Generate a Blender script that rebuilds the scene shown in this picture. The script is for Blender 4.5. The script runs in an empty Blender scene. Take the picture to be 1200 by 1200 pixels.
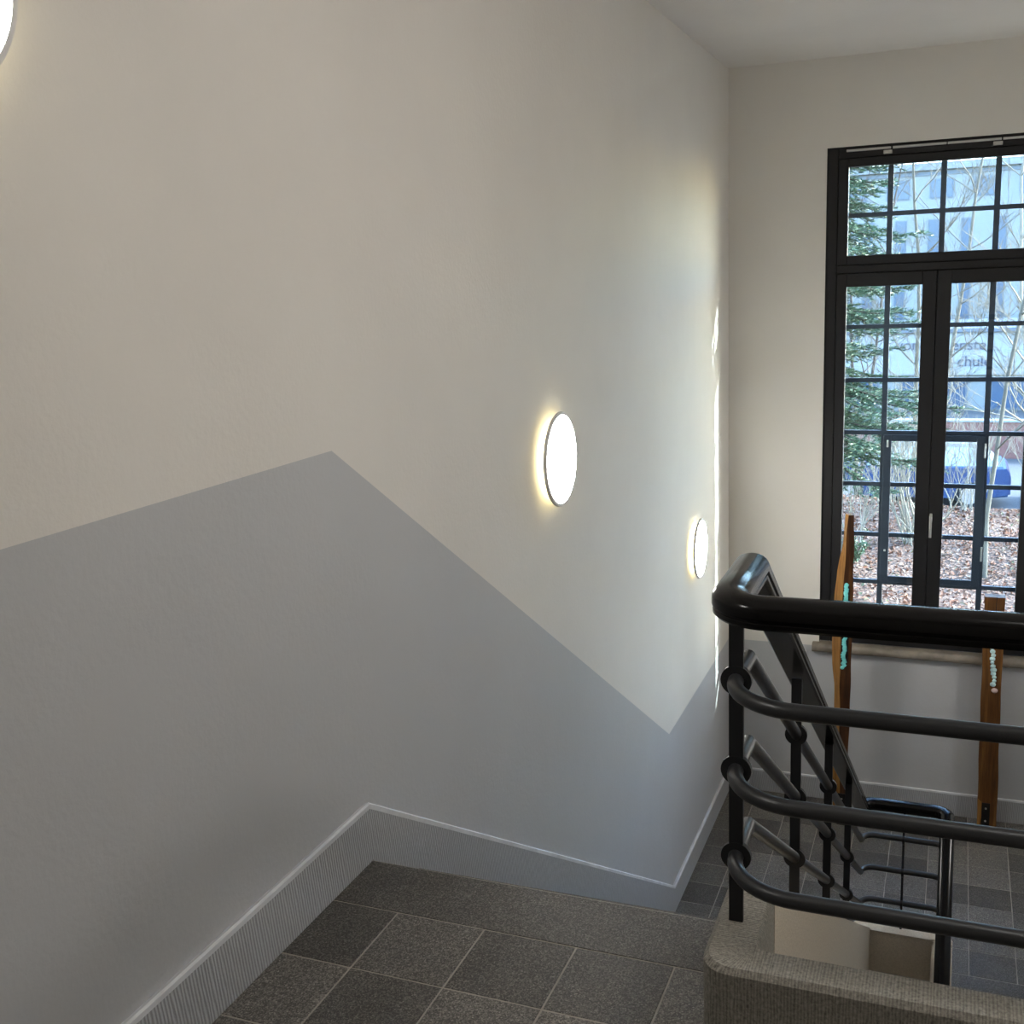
import bpy, bmesh, math, random
from mathutils import Vector, Matrix, Euler

S = bpy.context.scene
COL = S.collection
rnd = random.Random(7)

# ------------------------------------------------------------------ camera
CAM = Vector((1.53854, 0.0, 1.6275))
RGT = Vector((0.92792421, 0.3705167, -0.04091507))
UPV = Vector((-0.03886922, 0.20533311, 0.97791998))
FWD = Vector((-0.3707369, 0.90584529, -0.20493526))
cd = bpy.data.cameras.new('camera')
cd.sensor_width = 36.0
cd.lens = 36.0 * 1290.0 / 1200.0
cd.clip_start = 0.05
cd.clip_end = 400
cam = bpy.data.objects.new('camera', cd)
COL.objects.link(cam)
cam.matrix_world = Matrix(((RGT.x, UPV.x, -FWD.x, CAM.x), (RGT.y, UPV.y, -FWD.y, CAM.y),
                           (RGT.z, UPV.z, -FWD.z, CAM.z), (0, 0, 0, 1)))
S.camera = cam

# ------------------------------------------------------------------ view, sky, sun
S.view_settings.view_transform = 'Standard'
S.view_settings.look = 'None'
S.view_settings.gamma = 1.0
S.view_settings.use_curve_mapping = False
S.view_settings.exposure = 1.74
SKY_STRENGTH = 1.1
SUN_STRENGTH = 5.5
LAMP = 10.6          # emission of the wall lamp and added fill lamp diffusers
GLOW = 1.8          # emission of their back-light rings

SUN_TRAVEL = Vector((-1.0, -0.47, -0.587)).normalized()
w = bpy.data.worlds.new('World')
S.world = w
w.use_nodes = True
nt = w.node_tree
nt.nodes.clear()
sky = nt.nodes.new('ShaderNodeTexSky')
sky.sky_type = 'NISHITA'
sky.sun_disc = False
sky.sun_elevation = math.radians(28)
sky.sun_rotation = math.radians(65)
bg = nt.nodes.new('ShaderNodeBackground')
bg.inputs['Strength'].default_value = SKY_STRENGTH
wo = nt.nodes.new('ShaderNodeOutputWorld')
nt.links.new(sky.outputs[0], bg.inputs[0])
nt.links.new(bg.outputs[0], wo.inputs[0])

sl = bpy.data.lights.new('sun', 'SUN')
sl.energy = SUN_STRENGTH
sl.angle = math.radians(0.6)
sl.color = (1.0, 0.95, 0.86)
sun = bpy.data.objects.new('sun', sl)
COL.objects.link(sun)
sun.rotation_euler = SUN_TRAVEL.to_track_quat('-Z', 'Y').to_euler()
sun.location = (20, 20, 20)

# ------------------------------------------------------------------ key dimensions (metres)
YE = 2.543            # edge of the upper landing
H = 2.3045            # drop to the lower landing
M = 0.6373            # slope of the flight
YW = 8.0085           # window wall, inner face
YOUT = 8.43           # window wall, outer face
XR = 2.75             # right wall
YB = -1.6             # back wall
ZC = 2.992            # ceiling
HS = 0.172            # skirting height
HD = 1.206            # height of the grey paint
RISE, GO = H / 13, 0.278
YM = YE + 12 * GO     # edge of the lower landing
CX0, CX1 = 1.096, 1.200      # stone cheek beside the first flight
DX0, DX1 = 1.527, 1.635      # cheek beside the second flight
CY0, CY1 = 1.974, 2.064      # kerb on the upper landing
CZ = 0.258                   # kerb height
YK0 = 2.297                  # where cheek and rails start to slope
YK1 = YK0 + H / M
XP, XQ = 1.1405, 1.581        # rail lines
YG = 2.012                   # rail line over the upper landing kerb
YT = 5.985                   # rail line at the lower turn

# ------------------------------------------------------------------ material helpers
MATS = {}


def new_mat(name):
    m = bpy.data.materials.new(name)
    m.use_nodes = True
    MATS[name] = m
    n = m.node_tree
    b = n.nodes['Principled BSDF']
    return m, n, b


def tex_coord(n, kind='Object', scale=(1, 1, 1)):
    tc = n.nodes.new('ShaderNodeTexCoord')
    mp = n.nodes.new('ShaderNodeMapping')
    mp.inputs['Scale'].default_value = scale
    n.links.new(tc.outputs[kind], mp.inputs['Vector'])
    return mp.outputs['Vector']


def world_pos(n, scale=(1, 1, 1)):
    g = n.nodes.new('ShaderNodeNewGeometry')
    mp = n.nodes.new('ShaderNodeMapping')
    mp.inputs['Scale'].default_value = scale
    n.links.new(g.outputs['Position'], mp.inputs['Vector'])
    return mp.outputs['Vector']


def noise(n, vec, scale, detail=4, rough=0.55):
    t = n.nodes.new('ShaderNodeTexNoise')
    t.inputs['Scale'].default_value = scale
    t.inputs['Detail'].default_value = detail
    t.inputs['Roughness'].default_value = rough
    n.links.new(vec, t.inputs['Vector'])
    return t.outputs['Fac']


def ramp(n, fac, stops):
    r = n.nodes.new('ShaderNodeValToRGB')
    el = r.color_ramp.elements
    while len(el) > 1:
        el.remove(el[-1])
    el[0].position = stops[0][0]
    el[0].color = (*stops[0][1], 1)
    for p, c in stops[1:]:
        e = el.new(p)
        e.color = (*c, 1)
    n.links.new(fac, r.inputs['Fac'])
    return r.outputs['Color']


def bump(n, b, height, strength, dist=0.01):
    bp = n.nodes.new('ShaderNodeBump')
    bp.inputs['Strength'].default_value = strength
    bp.inputs['Distance'].default_value = dist
    n.links.new(height, bp.inputs['Height'])
    n.links.new(bp.outputs['Normal'], b.inputs['Normal'])
    return bp


def mix(n, a, b_, fac, mode='MIX'):
    m = n.nodes.new('ShaderNodeMix')
    m.data_type = 'RGBA'
    m.blend_type = mode
    for s, v in ((m.inputs[0], fac), (m.inputs[6], a), (m.inputs[7], b_)):
        if hasattr(v, 'is_output') or isinstance(v, bpy.types.NodeSocket):
            n.links.new(v, s)
        elif isinstance(v, (int, float)):
            s.default_value = v
        else:
            s.default_value = (*v, 1)
    return m.outputs[2]


def math_node(n, op, a, b_=None):
    m = n.nodes.new('ShaderNodeMath')
    m.operation = op
    for i, v in enumerate((a, b_)):
        if v is None:
            continue
        if isinstance(v, bpy.types.NodeSocket):
            n.links.new(v, m.inputs[i])
        else:
            m.inputs[i].default_value = v
    return m.outputs[0]


def plaster(name, col, var=0.03, rough=0.85, spec=0.3):
    m, n, b = new_mat(name)
    v = world_pos(n)
    f = noise(n, v, 1.3, 5)
    c = ramp(n, f, [(0.3, tuple(x * (1 - var) for x in col)), (0.7, tuple(min(1, x * (1 + var)) for x in col))])
    n.links.new(c, b.inputs['Base Color'])
    b.inputs['Roughness'].default_value = rough
    b.inputs['Specular IOR Level'].default_value = spec
    h = math_node(n, 'ADD', noise(n, v, 60, 3), math_node(n, 'MULTIPLY', noise(n, v, 9, 4), 1.5))
    bump(n, b, h, 0.10, 0.01)
    return m


def flat(name, col, rough=0.5, metal=0.0, spec=0.5, var=0.0, coat=0.0):
    m, n, b = new_mat(name)
    b.inputs['Base Color'].default_value = (*col, 1)
    if var:
        f = noise(n, world_pos(n), 8, 4)
        n.links.new(ramp(n, f, [(0.3, tuple(x * (1 - var) for x in col)), (0.7, tuple(min(1, x * (1 + var)) for x in col))]),
                    b.inputs['Base Color'])
    b.inputs['Roughness'].default_value = rough
    b.inputs['Metallic'].default_value = metal
    b.inputs['Specular IOR Level'].default_value = spec
    b.inputs['Coat Weight'].default_value = coat
    return m


def emit(name, col, strength):
    m, n, b = new_mat(name)
    b.inputs['Base Color'].default_value = (*col, 1)
    b.inputs['Emission Color'].default_value = (*col, 1)
    b.inputs['Emission Strength'].default_value = strength
    return m


WHITE = plaster('wall_white_paint', (0.755, 0.721, 0.672))
GREY = plaster('wall_grey_paint', (0.505, 0.505, 0.512), rough=0.6, spec=0.45)
CEIL = plaster('ceiling_paint', (0.74, 0.71, 0.68))

# combed stone skirting under grey paint
SKIRT, n, b = new_mat('combed_stone_paint')
v = world_pos(n, (1, 1, 0.12))
wv = n.nodes.new('ShaderNodeTexWave')
wv.wave_type = 'BANDS'
wv.bands_direction = 'DIAGONAL'
wv.inputs['Scale'].default_value = 60
wv.inputs['Distortion'].default_value = 3.0
wv.inputs['Detail'].default_value = 3
n.links.new(v, wv.inputs['Vector'])
n.links.new(ramp(n, wv.outputs['Fac'], [(0.0, (0.34, 0.343, 0.352)), (1.0, (0.50, 0.505, 0.52))]), b.inputs['Base Color'])
b.inputs['Roughness'].default_value = 0.7
bump(n, b, math_node(n, 'ADD', wv.outputs['Fac'], noise(n, world_pos(n), 120, 3)), 0.45, 0.004)
BEAD = flat('skirting_edge_paint', (0.70, 0.71, 0.73), 0.6, var=0.12)


def terrazzo(name, dark, light, hi):
    m, n, b = new_mat(name)
    oi = n.nodes.new('ShaderNodeObjectInfo')
    v = world_pos(n)
    vo = n.nodes.new('ShaderNodeTexVoronoi')
    vo.inputs['Scale'].default_value = 320
    n.links.new(v, vo.inputs['Vector'])
    f = noise(n, v, 420, 2)
    cells = ramp(n, vo.outputs['Color'], [(0.0, dark), (0.35, tuple(x * 1.3 for x in dark)), (0.75, light), (1.0, hi)])
    big = noise(n, v, 5, 5)
    tone = math_node(n, 'ADD', math_node(n, 'MULTIPLY', oi.outputs['Random'], 0.75), math_node(n, 'MULTIPLY', big, 0.9))
    g = n.nodes.new('ShaderNodeCombineColor')
    for i in range(3):
        n.links.new(math_node(n, 'ADD', tone, 0.22), g.inputs[i])
    n.links.new(mix(n, cells, g.outputs[0], 1.0, 'MULTIPLY'), b.inputs['Base Color'])
    n.links.new(math_node(n, 'ADD', math_node(n, 'MULTIPLY', big, 0.25), 0.38), b.inputs['Roughness'])
    b.inputs['Specular IOR Level'].default_value = 0.35
    bump(n, b, f, 0.12, 0.002)
    return m


TILE = terrazzo('terrazzo_tile', (0.052, 0.048, 0.043), (0.17, 0.157, 0.14), (0.30, 0.28, 0.25))
GROUT = flat('grout', (0.36, 0.33, 0.285), 0.9, var=0.15)


def tooled_stone(name, a, c, scale=75, radial=None):
    m, n, b = new_mat(name)
    v = world_pos(n)
    wv = n.nodes.new('ShaderNodeTexWave')
    wv.wave_type = 'BANDS'
    wv.inputs['Scale'].default_value = scale
    wv.inputs['Distortion'].default_value = 5.0
    wv.inputs['Detail'].default_value = 4
    wv.inputs['Detail Scale'].default_value = 2.0
    if radial:
        # tooling that fans round the kerb corner
        g = n.nodes.new('ShaderNodeSeparateXYZ')
        n.links.new(v, g.inputs[0])
        dx = math_node(n, 'SUBTRACT', g.outputs[0], radial[0])
        dy = math_node(n, 'SUBTRACT', g.outputs[1], radial[1])
        cxn = math_node(n, 'MINIMUM', dx, 0.0)
        cyn = math_node(n, 'MINIMUM', dy, 0.0)
        ang = math_node(n, 'ARCTAN2', cyn, cxn)
        along = math_node(n, 'ADD', math_node(n, 'MULTIPLY', ang, 0.10),
                          math_node(n, 'ADD', math_node(n, 'MAXIMUM', dx, 0.0), math_node(n, 'MULTIPLY', math_node(n, 'MAXIMUM', dy, 0.0), -1.0)))
        cb = n.nodes.new('ShaderNodeCombineXYZ')
        n.links.new(along, cb.inputs[0])
        n.links.new(math_node(n, 'MULTIPLY', g.outputs[2], 0.15), cb.inputs[1])
        n.links.new(cb.outputs[0], wv.inputs['Vector'])
    else:
        n.links.new(v, wv.inputs['Vector'])
    gr = noise(n, v, 120, 4, 0.75)
    f = math_node(n, 'ADD', math_node(n, 'MULTIPLY', wv.outputs['Fac'], 0.17), math_node(n, 'MULTIPLY', gr, 0.98))
    n.links.new(ramp(n, f, [(0.25, a), (0.85, c)]), b.inputs['Base Color'])
    b.inputs['Roughness'].default_value = 0.8
    bump(n, b, f, 0.55, 0.006)
    return m


KERB = tooled_stone('tooled_granite', (0.05, 0.048, 0.041), (0.38, 0.352, 0.30), 48, radial=(CX0 + 0.10, CY0 + 0.10))
CHEEK = tooled_stone('cheek_stone', (0.47, 0.40, 0.31), (0.76, 0.67, 0.54), 90)
SILLM = flat('sill_stone', (0.24, 0.205, 0.165), 0.6, var=0.35)
CONC = flat('stair_concrete', (0.42, 0.40, 0.37), 0.85, var=0.1)

RAILM, n, b = new_mat('rail_paint')
b.inputs['Base Color'].default_value = (0.022, 0.023, 0.025, 1)
b.inputs['Metallic'].default_value = 0.2
b.inputs['Roughness'].default_value = 0.36
bump(n, b, noise(n, world_pos(n), 180, 2), 0.03, 0.002)
POSTM = flat('post_paint', (0.012, 0.0125, 0.014), 0.5, 0.1, 0.35)
HANDM = flat('handrail_plastic', (0.004, 0.0037, 0.0037), 0.17, 0.0, 0.16)
FRAME = flat('window_frame_paint', (0.013, 0.013, 0.0145), 0.45, 0.0, 0.35)
GAPSHADE = flat('shadow_gap_strip', (0.006, 0.006, 0.006), 0.7)
MUNT = flat('steel_muntin_paint', (0.05, 0.062, 0.085), 0.5, 0.1)
STEEL = flat('brushed_steel', (0.70, 0.69, 0.66), 0.3, 0.85)
ALU = flat('rod_aluminium', (0.50, 0.49, 0.48), 0.4, 0.3)
PLASTIC = flat('white_plastic', (0.74, 0.73, 0.70), 0.4)
RIMM = flat('lamp_rim', (0.70, 0.69, 0.68), 0.45)
DIFF = emit('lamp_diffuser', (1.0, 0.97, 0.925), LAMP)
GLOWM = emit('lamp_backlight', (1.0, 0.90, 0.55), GLOW)
BLACKIRON = flat('black_iron', (0.012, 0.011, 0.011), 0.5, 0.4)

# clear window glass: straight-through transmission with a faint mirror reflection
GLASS = bpy.data.materials.new('window_glass')
GLASS.use_nodes = True
n = GLASS.node_tree
n.nodes.clear()
tr = n.nodes.new('ShaderNodeBsdfTransparent')
tr.inputs[0].default_value = (0.90, 0.95, 0.97, 1)
gl = n.nodes.new('ShaderNodeBsdfGlossy')
gl.inputs['Roughness'].default_value = 0.02
mx = n.nodes.new('ShaderNodeMixShader')
mx.inputs[0].default_value = 0.05
o_ = n.nodes.new('ShaderNodeOutputMaterial')
n.links.new(tr.outputs[0], mx.inputs[1])
n.links.new(gl.outputs[0], mx.inputs[2])
n.links.new(mx.outputs[0], o_.inputs[0])


def wood(name, dark, mid, light):
    m, n, b = new_mat(name)
    v = world_pos(n, (14, 14, 0.9))
    f = noise(n, v, 3.0, 6, 0.6)
    f2 = noise(n, world_pos(n, (1, 1, 0.5)), 5.0, 3)
    s = math_node(n, 'ADD', math_node(n, 'MULTIPLY', f, 0.65), math_node(n, 'MULTIPLY', f2, 0.35))
    n.links.new(ramp(n, s, [(0.32, dark), (0.5, mid), (0.68, light)]), b.inputs['Base Color'])
    b.inputs['Roughness'].default_value = 0.5
    b.inputs['Specular IOR Level'].default_value = 0.3
    bump(n, b, f, 0.15, 0.004)
    return m


WOODL = wood('lit_face_and_sapwood', (0.15, 0.062, 0.014), (0.31, 0.145, 0.034), (0.40, 0.21, 0.06))
WOODM = wood('oiled_oak', (0.045, 0.017, 0.005), (0.12, 0.05, 0.013), (0.25, 0.115, 0.03))
WOODD = wood('shaded_face_wood', (0.018, 0.006, 0.002), (0.055, 0.02, 0.006), (0.15, 0.06, 0.014))
TURQ = flat('turquoise_glass', (0.22, 0.82, 0.78), 0.08, 0.0, 0.9, var=0.35)  # base kept bright to carry light passing through the inlay
CLEARG = flat('backlit_clear_glass', (0.50, 0.80, 0.85), 0.05, 0.0, 1.0, var=0.45)  # window light through clear beads put into the pale base colour
PINKG = flat('pale_pink_stone', (0.62, 0.47, 0.43), 0.25)

# ------------------------------------------------------------------ mesh helpers


def obj(name, bm, mats, parent=None, smooth=False, recalc=True):
    if recalc:
        bmesh.ops.recalc_face_normals(bm, faces=bm.faces[:])
    me = bpy.data.meshes.new(name)
    bm.to_mesh(me)
    bm.free()
    return obj_me(name, me, mats, parent, smooth)


def obj_me(name, me, mats, parent=None, smooth=False):
    if mats is not None:
        for m in (mats if isinstance(mats, (list, tuple)) else [mats]):
            me.materials.append(m)
    if smooth:
        for p in me.polygons:
            p.use_smooth = True
        if smooth == 'auto':
            try:
                me.set_sharp_from_angle(angle=math.radians(35))
            except Exception:
                pass
    o = bpy.data.objects.new(name, me)
    COL.objects.link(o)
    if parent is not None:
        o.parent = parent
    return o


def tag(o, label=None, cat=None, group=None, kind=None):
    if label:
        o['label'] = label
    if cat:
        o['category'] = cat
    if group:
        o['group'] = group
    if kind:
        o['kind'] = kind
    return o


def empty(name, loc=(0, 0, 0)):
    o = bpy.data.objects.new(name, None)
    o.empty_display_size = 0.1
    COL.objects.link(o)
    o.location = loc
    bpy.context.view_layer.update()
    return o


def under(child, parent):
    """parent a mesh whose vertices are in world space, keeping it in place"""
    child.parent = parent
    child.matrix_parent_inverse = parent.matrix_world.inverted()
    return child


def add_box(bm, x0, x1, y0, y1, z0, z1, mi=0, bev=0.0, seg=1):
    vs = [bm.verts.new((x, y, z)) for x in (x0, x1) for y in (y0, y1) for z in (z0, z1)]
    q = [(0, 1, 3, 2), (4, 6, 7, 5), (0, 4, 5, 1), (2, 3, 7, 6), (0, 2, 6, 4), (1, 5, 7, 3)]
    fs = [bm.faces.new([vs[i] for i in f]) for f in q]
    for f in fs:
        f.material_index = mi
    if bev:
        es = list({e for f in fs for e in f.edges})
        bmesh.ops.bevel(bm, geom=es, offset=bev, segments=seg, affect='EDGES', profile=0.6)
    return fs


def add_prism(bm, pts, axis, a0, a1, mi=0):
    """extrude a 2-d polygon; axis 0: pts are (y,z), 1: (x,z), 2: (x,y)"""
    def p3(p, a):
        return {0: (a, p[0], p[1]), 1: (p[0], a, p[1]), 2: (p[0], p[1], a)}[axis]
    A = [bm.verts.new(p3(p, a0)) for p in pts]
    B = [bm.verts.new(p3(p, a1)) for p in pts]
    fs = [bm.faces.new(A), bm.faces.new(list(reversed(B)))]
    k = len(pts)
    for i in range(k):
        fs.append(bm.faces.new((A[i], B[i], B[(i + 1) % k], A[(i + 1) % k])))
    for f in fs:
        f.material_index = mi
    return fs


def add_cyl(bm, c, axis, r, depth, seg=24, r2=None, mi=0):
    """solid cylinder centred at c along a direction"""
    q = Vector(axis).normalized().to_track_quat('Z', 'Y').to_matrix().to_4x4()
    res = bmesh.ops.create_cone(bm, cap_ends=True, segments=seg, radius1=r, radius2=r if r2 is None else r2, depth=depth,
                                matrix=Matrix.Translation(c) @ q)
    for f in {f for v_ in res['verts'] for f in v_.link_faces}:
        f.material_index = mi


def add_lathe(bm, prof, c, axis, seg=48, mi=0):
    """revolve (along, radius) points round an axis through c"""
    q = Vector(axis).normalized().to_track_quat('Z', 'Y').to_matrix()
    rings = []
    for a, r in prof:
        if r < 1e-6:
            rings.append([bm.verts.new(Vector(c) + q @ Vector((0, 0, a)))])
        else:
            rings.append([bm.verts.new(Vector(c) + q @ Vector((r * math.cos(2 * math.pi * i / seg), r * math.sin(2 * math.pi * i / seg), a)))
                          for i in range(seg)])
    for A, B in zip(rings, rings[1:]):
        for i in range(seg):
            j = (i + 1) % seg
            if len(A) == 1 and len(B) == 1:
                continue
            if len(A) == 1:
                f = bm.faces.new((A[0], B[i], B[j]))
            elif len(B) == 1:
                f = bm.faces.new((A[i], B[0], A[j]))
            else:
                f = bm.faces.new((A[i], B[i], B[j], A[j]))
            f.material_index = mi


def add_sweep(bm, pts, prof, mi=0):
    """sweep an upright 2-d profile (side, up) along a path with mitred corners"""
    pts = [Vector(p) for p in pts]
    rings = []
    for i, p in enumerate(pts):
        t0 = (p - pts[i - 1]).normalized() if i else None
        t1 = (pts[i + 1] - p).normalized() if i + 1 < len(pts) else None
        a, b_ = t0 or t1, t1 or t0
        t = (a + b_).normalized()
        side = t.cross(Vector((0, 0, 1))).normalized()
        up = side.cross(t)
        # mitre: project the profile of the incoming leg on the bisecting plane
        s0 = a.cross(Vector((0, 0, 1))).normalized()
        u0 = s0.cross(a)
        ring = []
        for s, h in prof:
            q = p + s0 * s + u0 * h
            den = a.dot(t)
            q = q - a * ((q - p).dot(t) / den)
            ring.append(bm.verts.new(q))
        rings.append(ring)
    k = len(prof)
    fs = []
    for A, B in zip(rings, rings[1:]):
        for i in range(k):
            j = (i + 1) % k
            fs.append(bm.faces.new((A[i], A[j], B[j], B[i])))
    fs.append(bm.faces.new(rings[0]))
    fs.append(bm.faces.new(list(reversed(rings[-1]))))
    for f in fs:
        f.material_index = mi


def circle(r, k=14):
    return [(r * math.cos(2 * math.pi * i / k), r * math.sin(2 * math.pi * i / k)) for i in range(k)]


def arc(cx, cy, r, a0, a1, z, k=10):
    return [(cx + r * math.cos(math.radians(a0 + (a1 - a0) * i / k)), cy + r * math.sin(math.radians(a0 + (a1 - a0) * i / k)), z)
            for i in range(k + 1)]


def struct(o):
    return tag(o, kind='structure')


# ------------------------------------------------------------------ walls, ceiling
def zline(y):
    """upper edge of the grey paint on the left wall"""
    if y < 2.51:
        return HD
    if y > 6.126:
        return HD - H
    return HD - (y - 2.51) * M


bm = bmesh.new()
add_prism(bm, [(YB, HD), (2.51, HD), (6.126, HD - H), (YW, HD - H), (YW, ZC), (YB, ZC)], 0, -0.3, 0.0, 0)
add_prism(bm, [(YB, HD), (YB, -4.7), (YW, -4.7), (YW, HD - H), (6.126, HD - H), (2.51, HD)], 0, -0.3, 0.0, 1)
wl = struct(obj('wall_left', bm, [WHITE, GREY]))
tag(wl, 'white stairwell wall with grey painted dado stepping down along the stairs', 'wall')

WX0, WX1, WZ0, WZ1 = 0.666, 2.108, -1.06, 2.416
bm = bmesh.new()
ZD = HD - H
for xa, xb in ((-0.3, WX0), (WX1, XR + 0.3)):
    add_box(bm, xa, xb, YW, YOUT, ZD, ZC, 0)
    add_box(bm, xa, xb, YW, YOUT, -4.7, ZD, 1)
add_box(bm, WX0, WX1, YW, YOUT, WZ1, ZC, 0)
add_box(bm, WX0, WX1, YW, YOUT, -4.7, WZ0 - 0.02, 1)
ww = struct(obj('wall_window', bm, [WHITE, GREY]))
tag(ww, 'white wall around the tall window with grey paint below the sill', 'wall')

bm = bmesh.new()
add_box(bm, XR, XR + 0.3, YB, YW, ZD, ZC, 0)
add_box(bm, XR, XR + 0.3, YB, YW, -4.7, ZD, 1)
struct(obj('wall_right', bm, [WHITE, GREY]))
bm = bmesh.new()
add_box(bm, -0.3, XR + 0.3, YB - 0.3, YB, -4.7, ZC, 0)
struct(obj('wall_back', bm, [WHITE, GREY]))
bm = bmesh.new()
add_box(bm, -0.3, XR + 0.3, YB - 0.3, YOUT, ZC, ZC + 0.3, 0)
struct(obj('ceiling', bm, CEIL))

# ------------------------------------------------------------------ floors with separate tiles
TILE_CACHE = {}


def tile_mesh(sx, sy):
    key = (round(sx, 3), round(sy, 3))
    if key not in TILE_CACHE:
        bm = bmesh.new()
        c = 0.0015
        a, b_ = sx / 2, sy / 2
        lo = [bm.verts.new((x * a, y * b_, -0.016)) for x, y in ((-1, -1), (1, -1), (1, 1), (-1, 1))]
        mi_ = [bm.verts.new((x * a, y * b_, -c)) for x, y in ((-1, -1), (1, -1), (1, 1), (-1, 1))]
        hi = [bm.verts.new((x * (a - c), y * (b_ - c), 0)) for x, y in ((-1, -1), (1, -1), (1, 1), (-1, 1))]
        for A, B in ((lo, mi_), (mi_, hi)):
            for i in range(4):
                j = (i + 1) % 4
                bm.faces.new((A[i], A[j], B[j], B[i]))
        bm.faces.new(hi)
        bm.faces.new(list(reversed(lo)))
        me = bpy.data.meshes.new('tile')
        bm.to_mesh(me)
        bm.free()
        me.materials.append(TILE)
        TILE_CACHE[key] = me
    return TILE_CACHE[key]


def lay_tiles(parent, xs, ys, z, name='tile', skip=None):
    g = 0.0022
    for xa, xb in zip(xs, xs[1:]):
        for ya, yb in zip(ys, ys[1:]):
            if skip and skip(xa, xb, ya, yb):
                continue
            o = bpy.data.objects.new(name, tile_mesh(xb - xa - 2 * g, yb - ya - 2 * g))
            COL.objects.link(o)
            o.location = ((xa + xb) / 2, (ya + yb) / 2, z + rnd.uniform(-0.0006, 0.0004))
            o.rotation_euler.z = rnd.uniform(-0.003, 0.003)
            o.parent = parent


def joints(first, step, lo, hi):
    k = math.ceil((lo - first) / step)
    out = []
    v_ = first + k * step
    while v_ < hi - 0.03:
        if v_ > lo + 0.03:
            out.append(v_)
        v_ += step
    return [lo] + out + [hi]


# upper landing
bm = bmesh.new()
add_box(bm, 0, CX0, YB, YE - 0.003, -0.24, -0.0016)
add_box(bm, CX0, XR, YB, CY0 + 0.04, -0.24, -0.0016)
fl = struct(obj('floor', bm, GROUT))
tag(fl, 'upper landing floor of dark speckled terrazzo tiles', 'floor')
ys = [YE - 0.2234 - 0.2515 * k for k in range(0, 17)]
ys = [y for y in ys if y > YB + 0.03] + [YB]
ys = sorted(ys)
lay_tiles(fl, joints(0.2146, 0.2494, 0.0, CX0 - 0.001), [y for y in ys], 0.0)
lay_tiles(fl, joints(0.2146, 0.2494, CX0, XR), [y for y in ys if y < CY0 - 0.03] + [CY0 - 0.001], 0.0)
# the nosing stone at the top of the flight
bm = bmesh.new()
add_box(bm, 0.001, CX0 - 0.001, YE - 0.2234 + 0.0022, YE, -0.045, 0.0)
es = [e for e in bm.edges if all(v_.co.y > YE - 1e-4 and v_.co.z > -1e-4 for v_ in e.verts)]
bmesh.ops.bevel(bm, geom=es, offset=0.010, segments=4, affect='EDGES', profile=0.5)
o = obj('nosing_stone', bm, TILE, fl)

# lower landing
bm = bmesh.new()
add_box(bm, 0, XR, YM, YW, -H - 0.24, -H - 0.0016)
fm = struct(obj('floor_lower', bm, GROUT))
tag(fm, 'lower landing floor of dark grey tiles in front of the window', 'floor')
ys2 = [6.04 + 0.25 * k for k in range(8)] + [YW]
lay_tiles(fm, joints(1.73, 0.25, 0.0, XR), ys2, -H)
for xa, xb in ((0.001, CX0), (DX1, XR - 0.001)):
    bm = bmesh.new()
    add_box(bm, xa, xb, YM, 6.04 - 0.003, -H - 0.045, -H + 0.0005, bev=0.004, seg=2)
    obj('nosing_stone', bm, TILE, fm)

# bottom floor far below
bm = bmesh.new()
add_box(bm, 0, XR, YB, YW, -4.75, -2 * H)
struct(obj('floor_bottom', bm, GROUT))

# ------------------------------------------------------------------ flights
def flight(name, label, x0, x1, top, sgn, ystart):
    """13 risers; sgn +1 walks down towards the window"""
    root = empty(name, (x0, ystart, top))
    tag(root, label, 'stairs', kind='structure')
    for i in range(1, 13):
        ya = ystart + sgn * GO * (i - 1) - sgn * 0.02
        yb = ystart + sgn * GO * i
        bm = bmesh.new()
        z = top - RISE * i
        add_box(bm, x0 + 0.001, x1 - 0.001, min(ya, yb), max(ya, yb), z - RISE - 0.02, z, bev=0.004)
        under(obj('step', bm, TILE), root)
    bm = bmesh.new()
    ye = ystart + sgn * GO * 12
    pts = [(ystart - sgn * 0.02, top - 0.25), (ystart, top - RISE - 0.03), (ye, top - H - 0.03), (ye, top - H - 0.24)]
    add_prism(bm, pts, 0, x0, x1)
    under(obj('soffit', bm, CONC), root)
    return root


flight('stair_flight', 'terrazzo stair flight going down along the left wall', 0.0, CX0, 0.0, 1, YE)
flight('stair_flight', 'terrazzo stair flight going down from the lower landing', DX1, XR, -H, -1, YM)

# ------------------------------------------------------------------ skirting
SK = 0.018
bm = bmesh.new()
y2 = YE + H / M
low = [(YB, 0.0), (YE, 0.0), (YE, -0.22), (y2 - 0.02, -H - 0.2), (y2 - 0.02, -H), (YW, -H)]
top = [(YW, HS - H), (y2, HS - H), (YE, HS), (YB, HS)]
add_prism(bm, low + top, 0, 0.0, SK)
bl = struct(obj('baseboard_left', bm, SKIRT))
tag(bl, 'combed stone skirting following landing and stairs along the left wall', 'skirting')
bm = bmesh.new()
prof = [(-0.009, -0.011), (-0.009, 0.001), (0.004, 0.006), (0.010, 0.002), (0.010, -0.011)]
path = [(0.009, YB, HS), (0.009, YE, HS), (0.009, y2, HS - H), (0.009, YW, HS - H)]
add_sweep(bm, path, prof)
obj('skirting_edge', bm, BEAD, bl)
bm = bmesh.new()
add_box(bm, SK, XR, YW - SK, YW, -H, HS - H)
bw = struct(obj('baseboard_window', bm, SKIRT))
tag(bw, 'combed stone skirting under the tall window', 'skirting')
bm = bmesh.new()
add_sweep(bm, [(SK, YW - 0.009, HS - H), (XR, YW - 0.009, HS - H)], prof)
obj('skirting_edge', bm, BEAD, bw)

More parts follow.
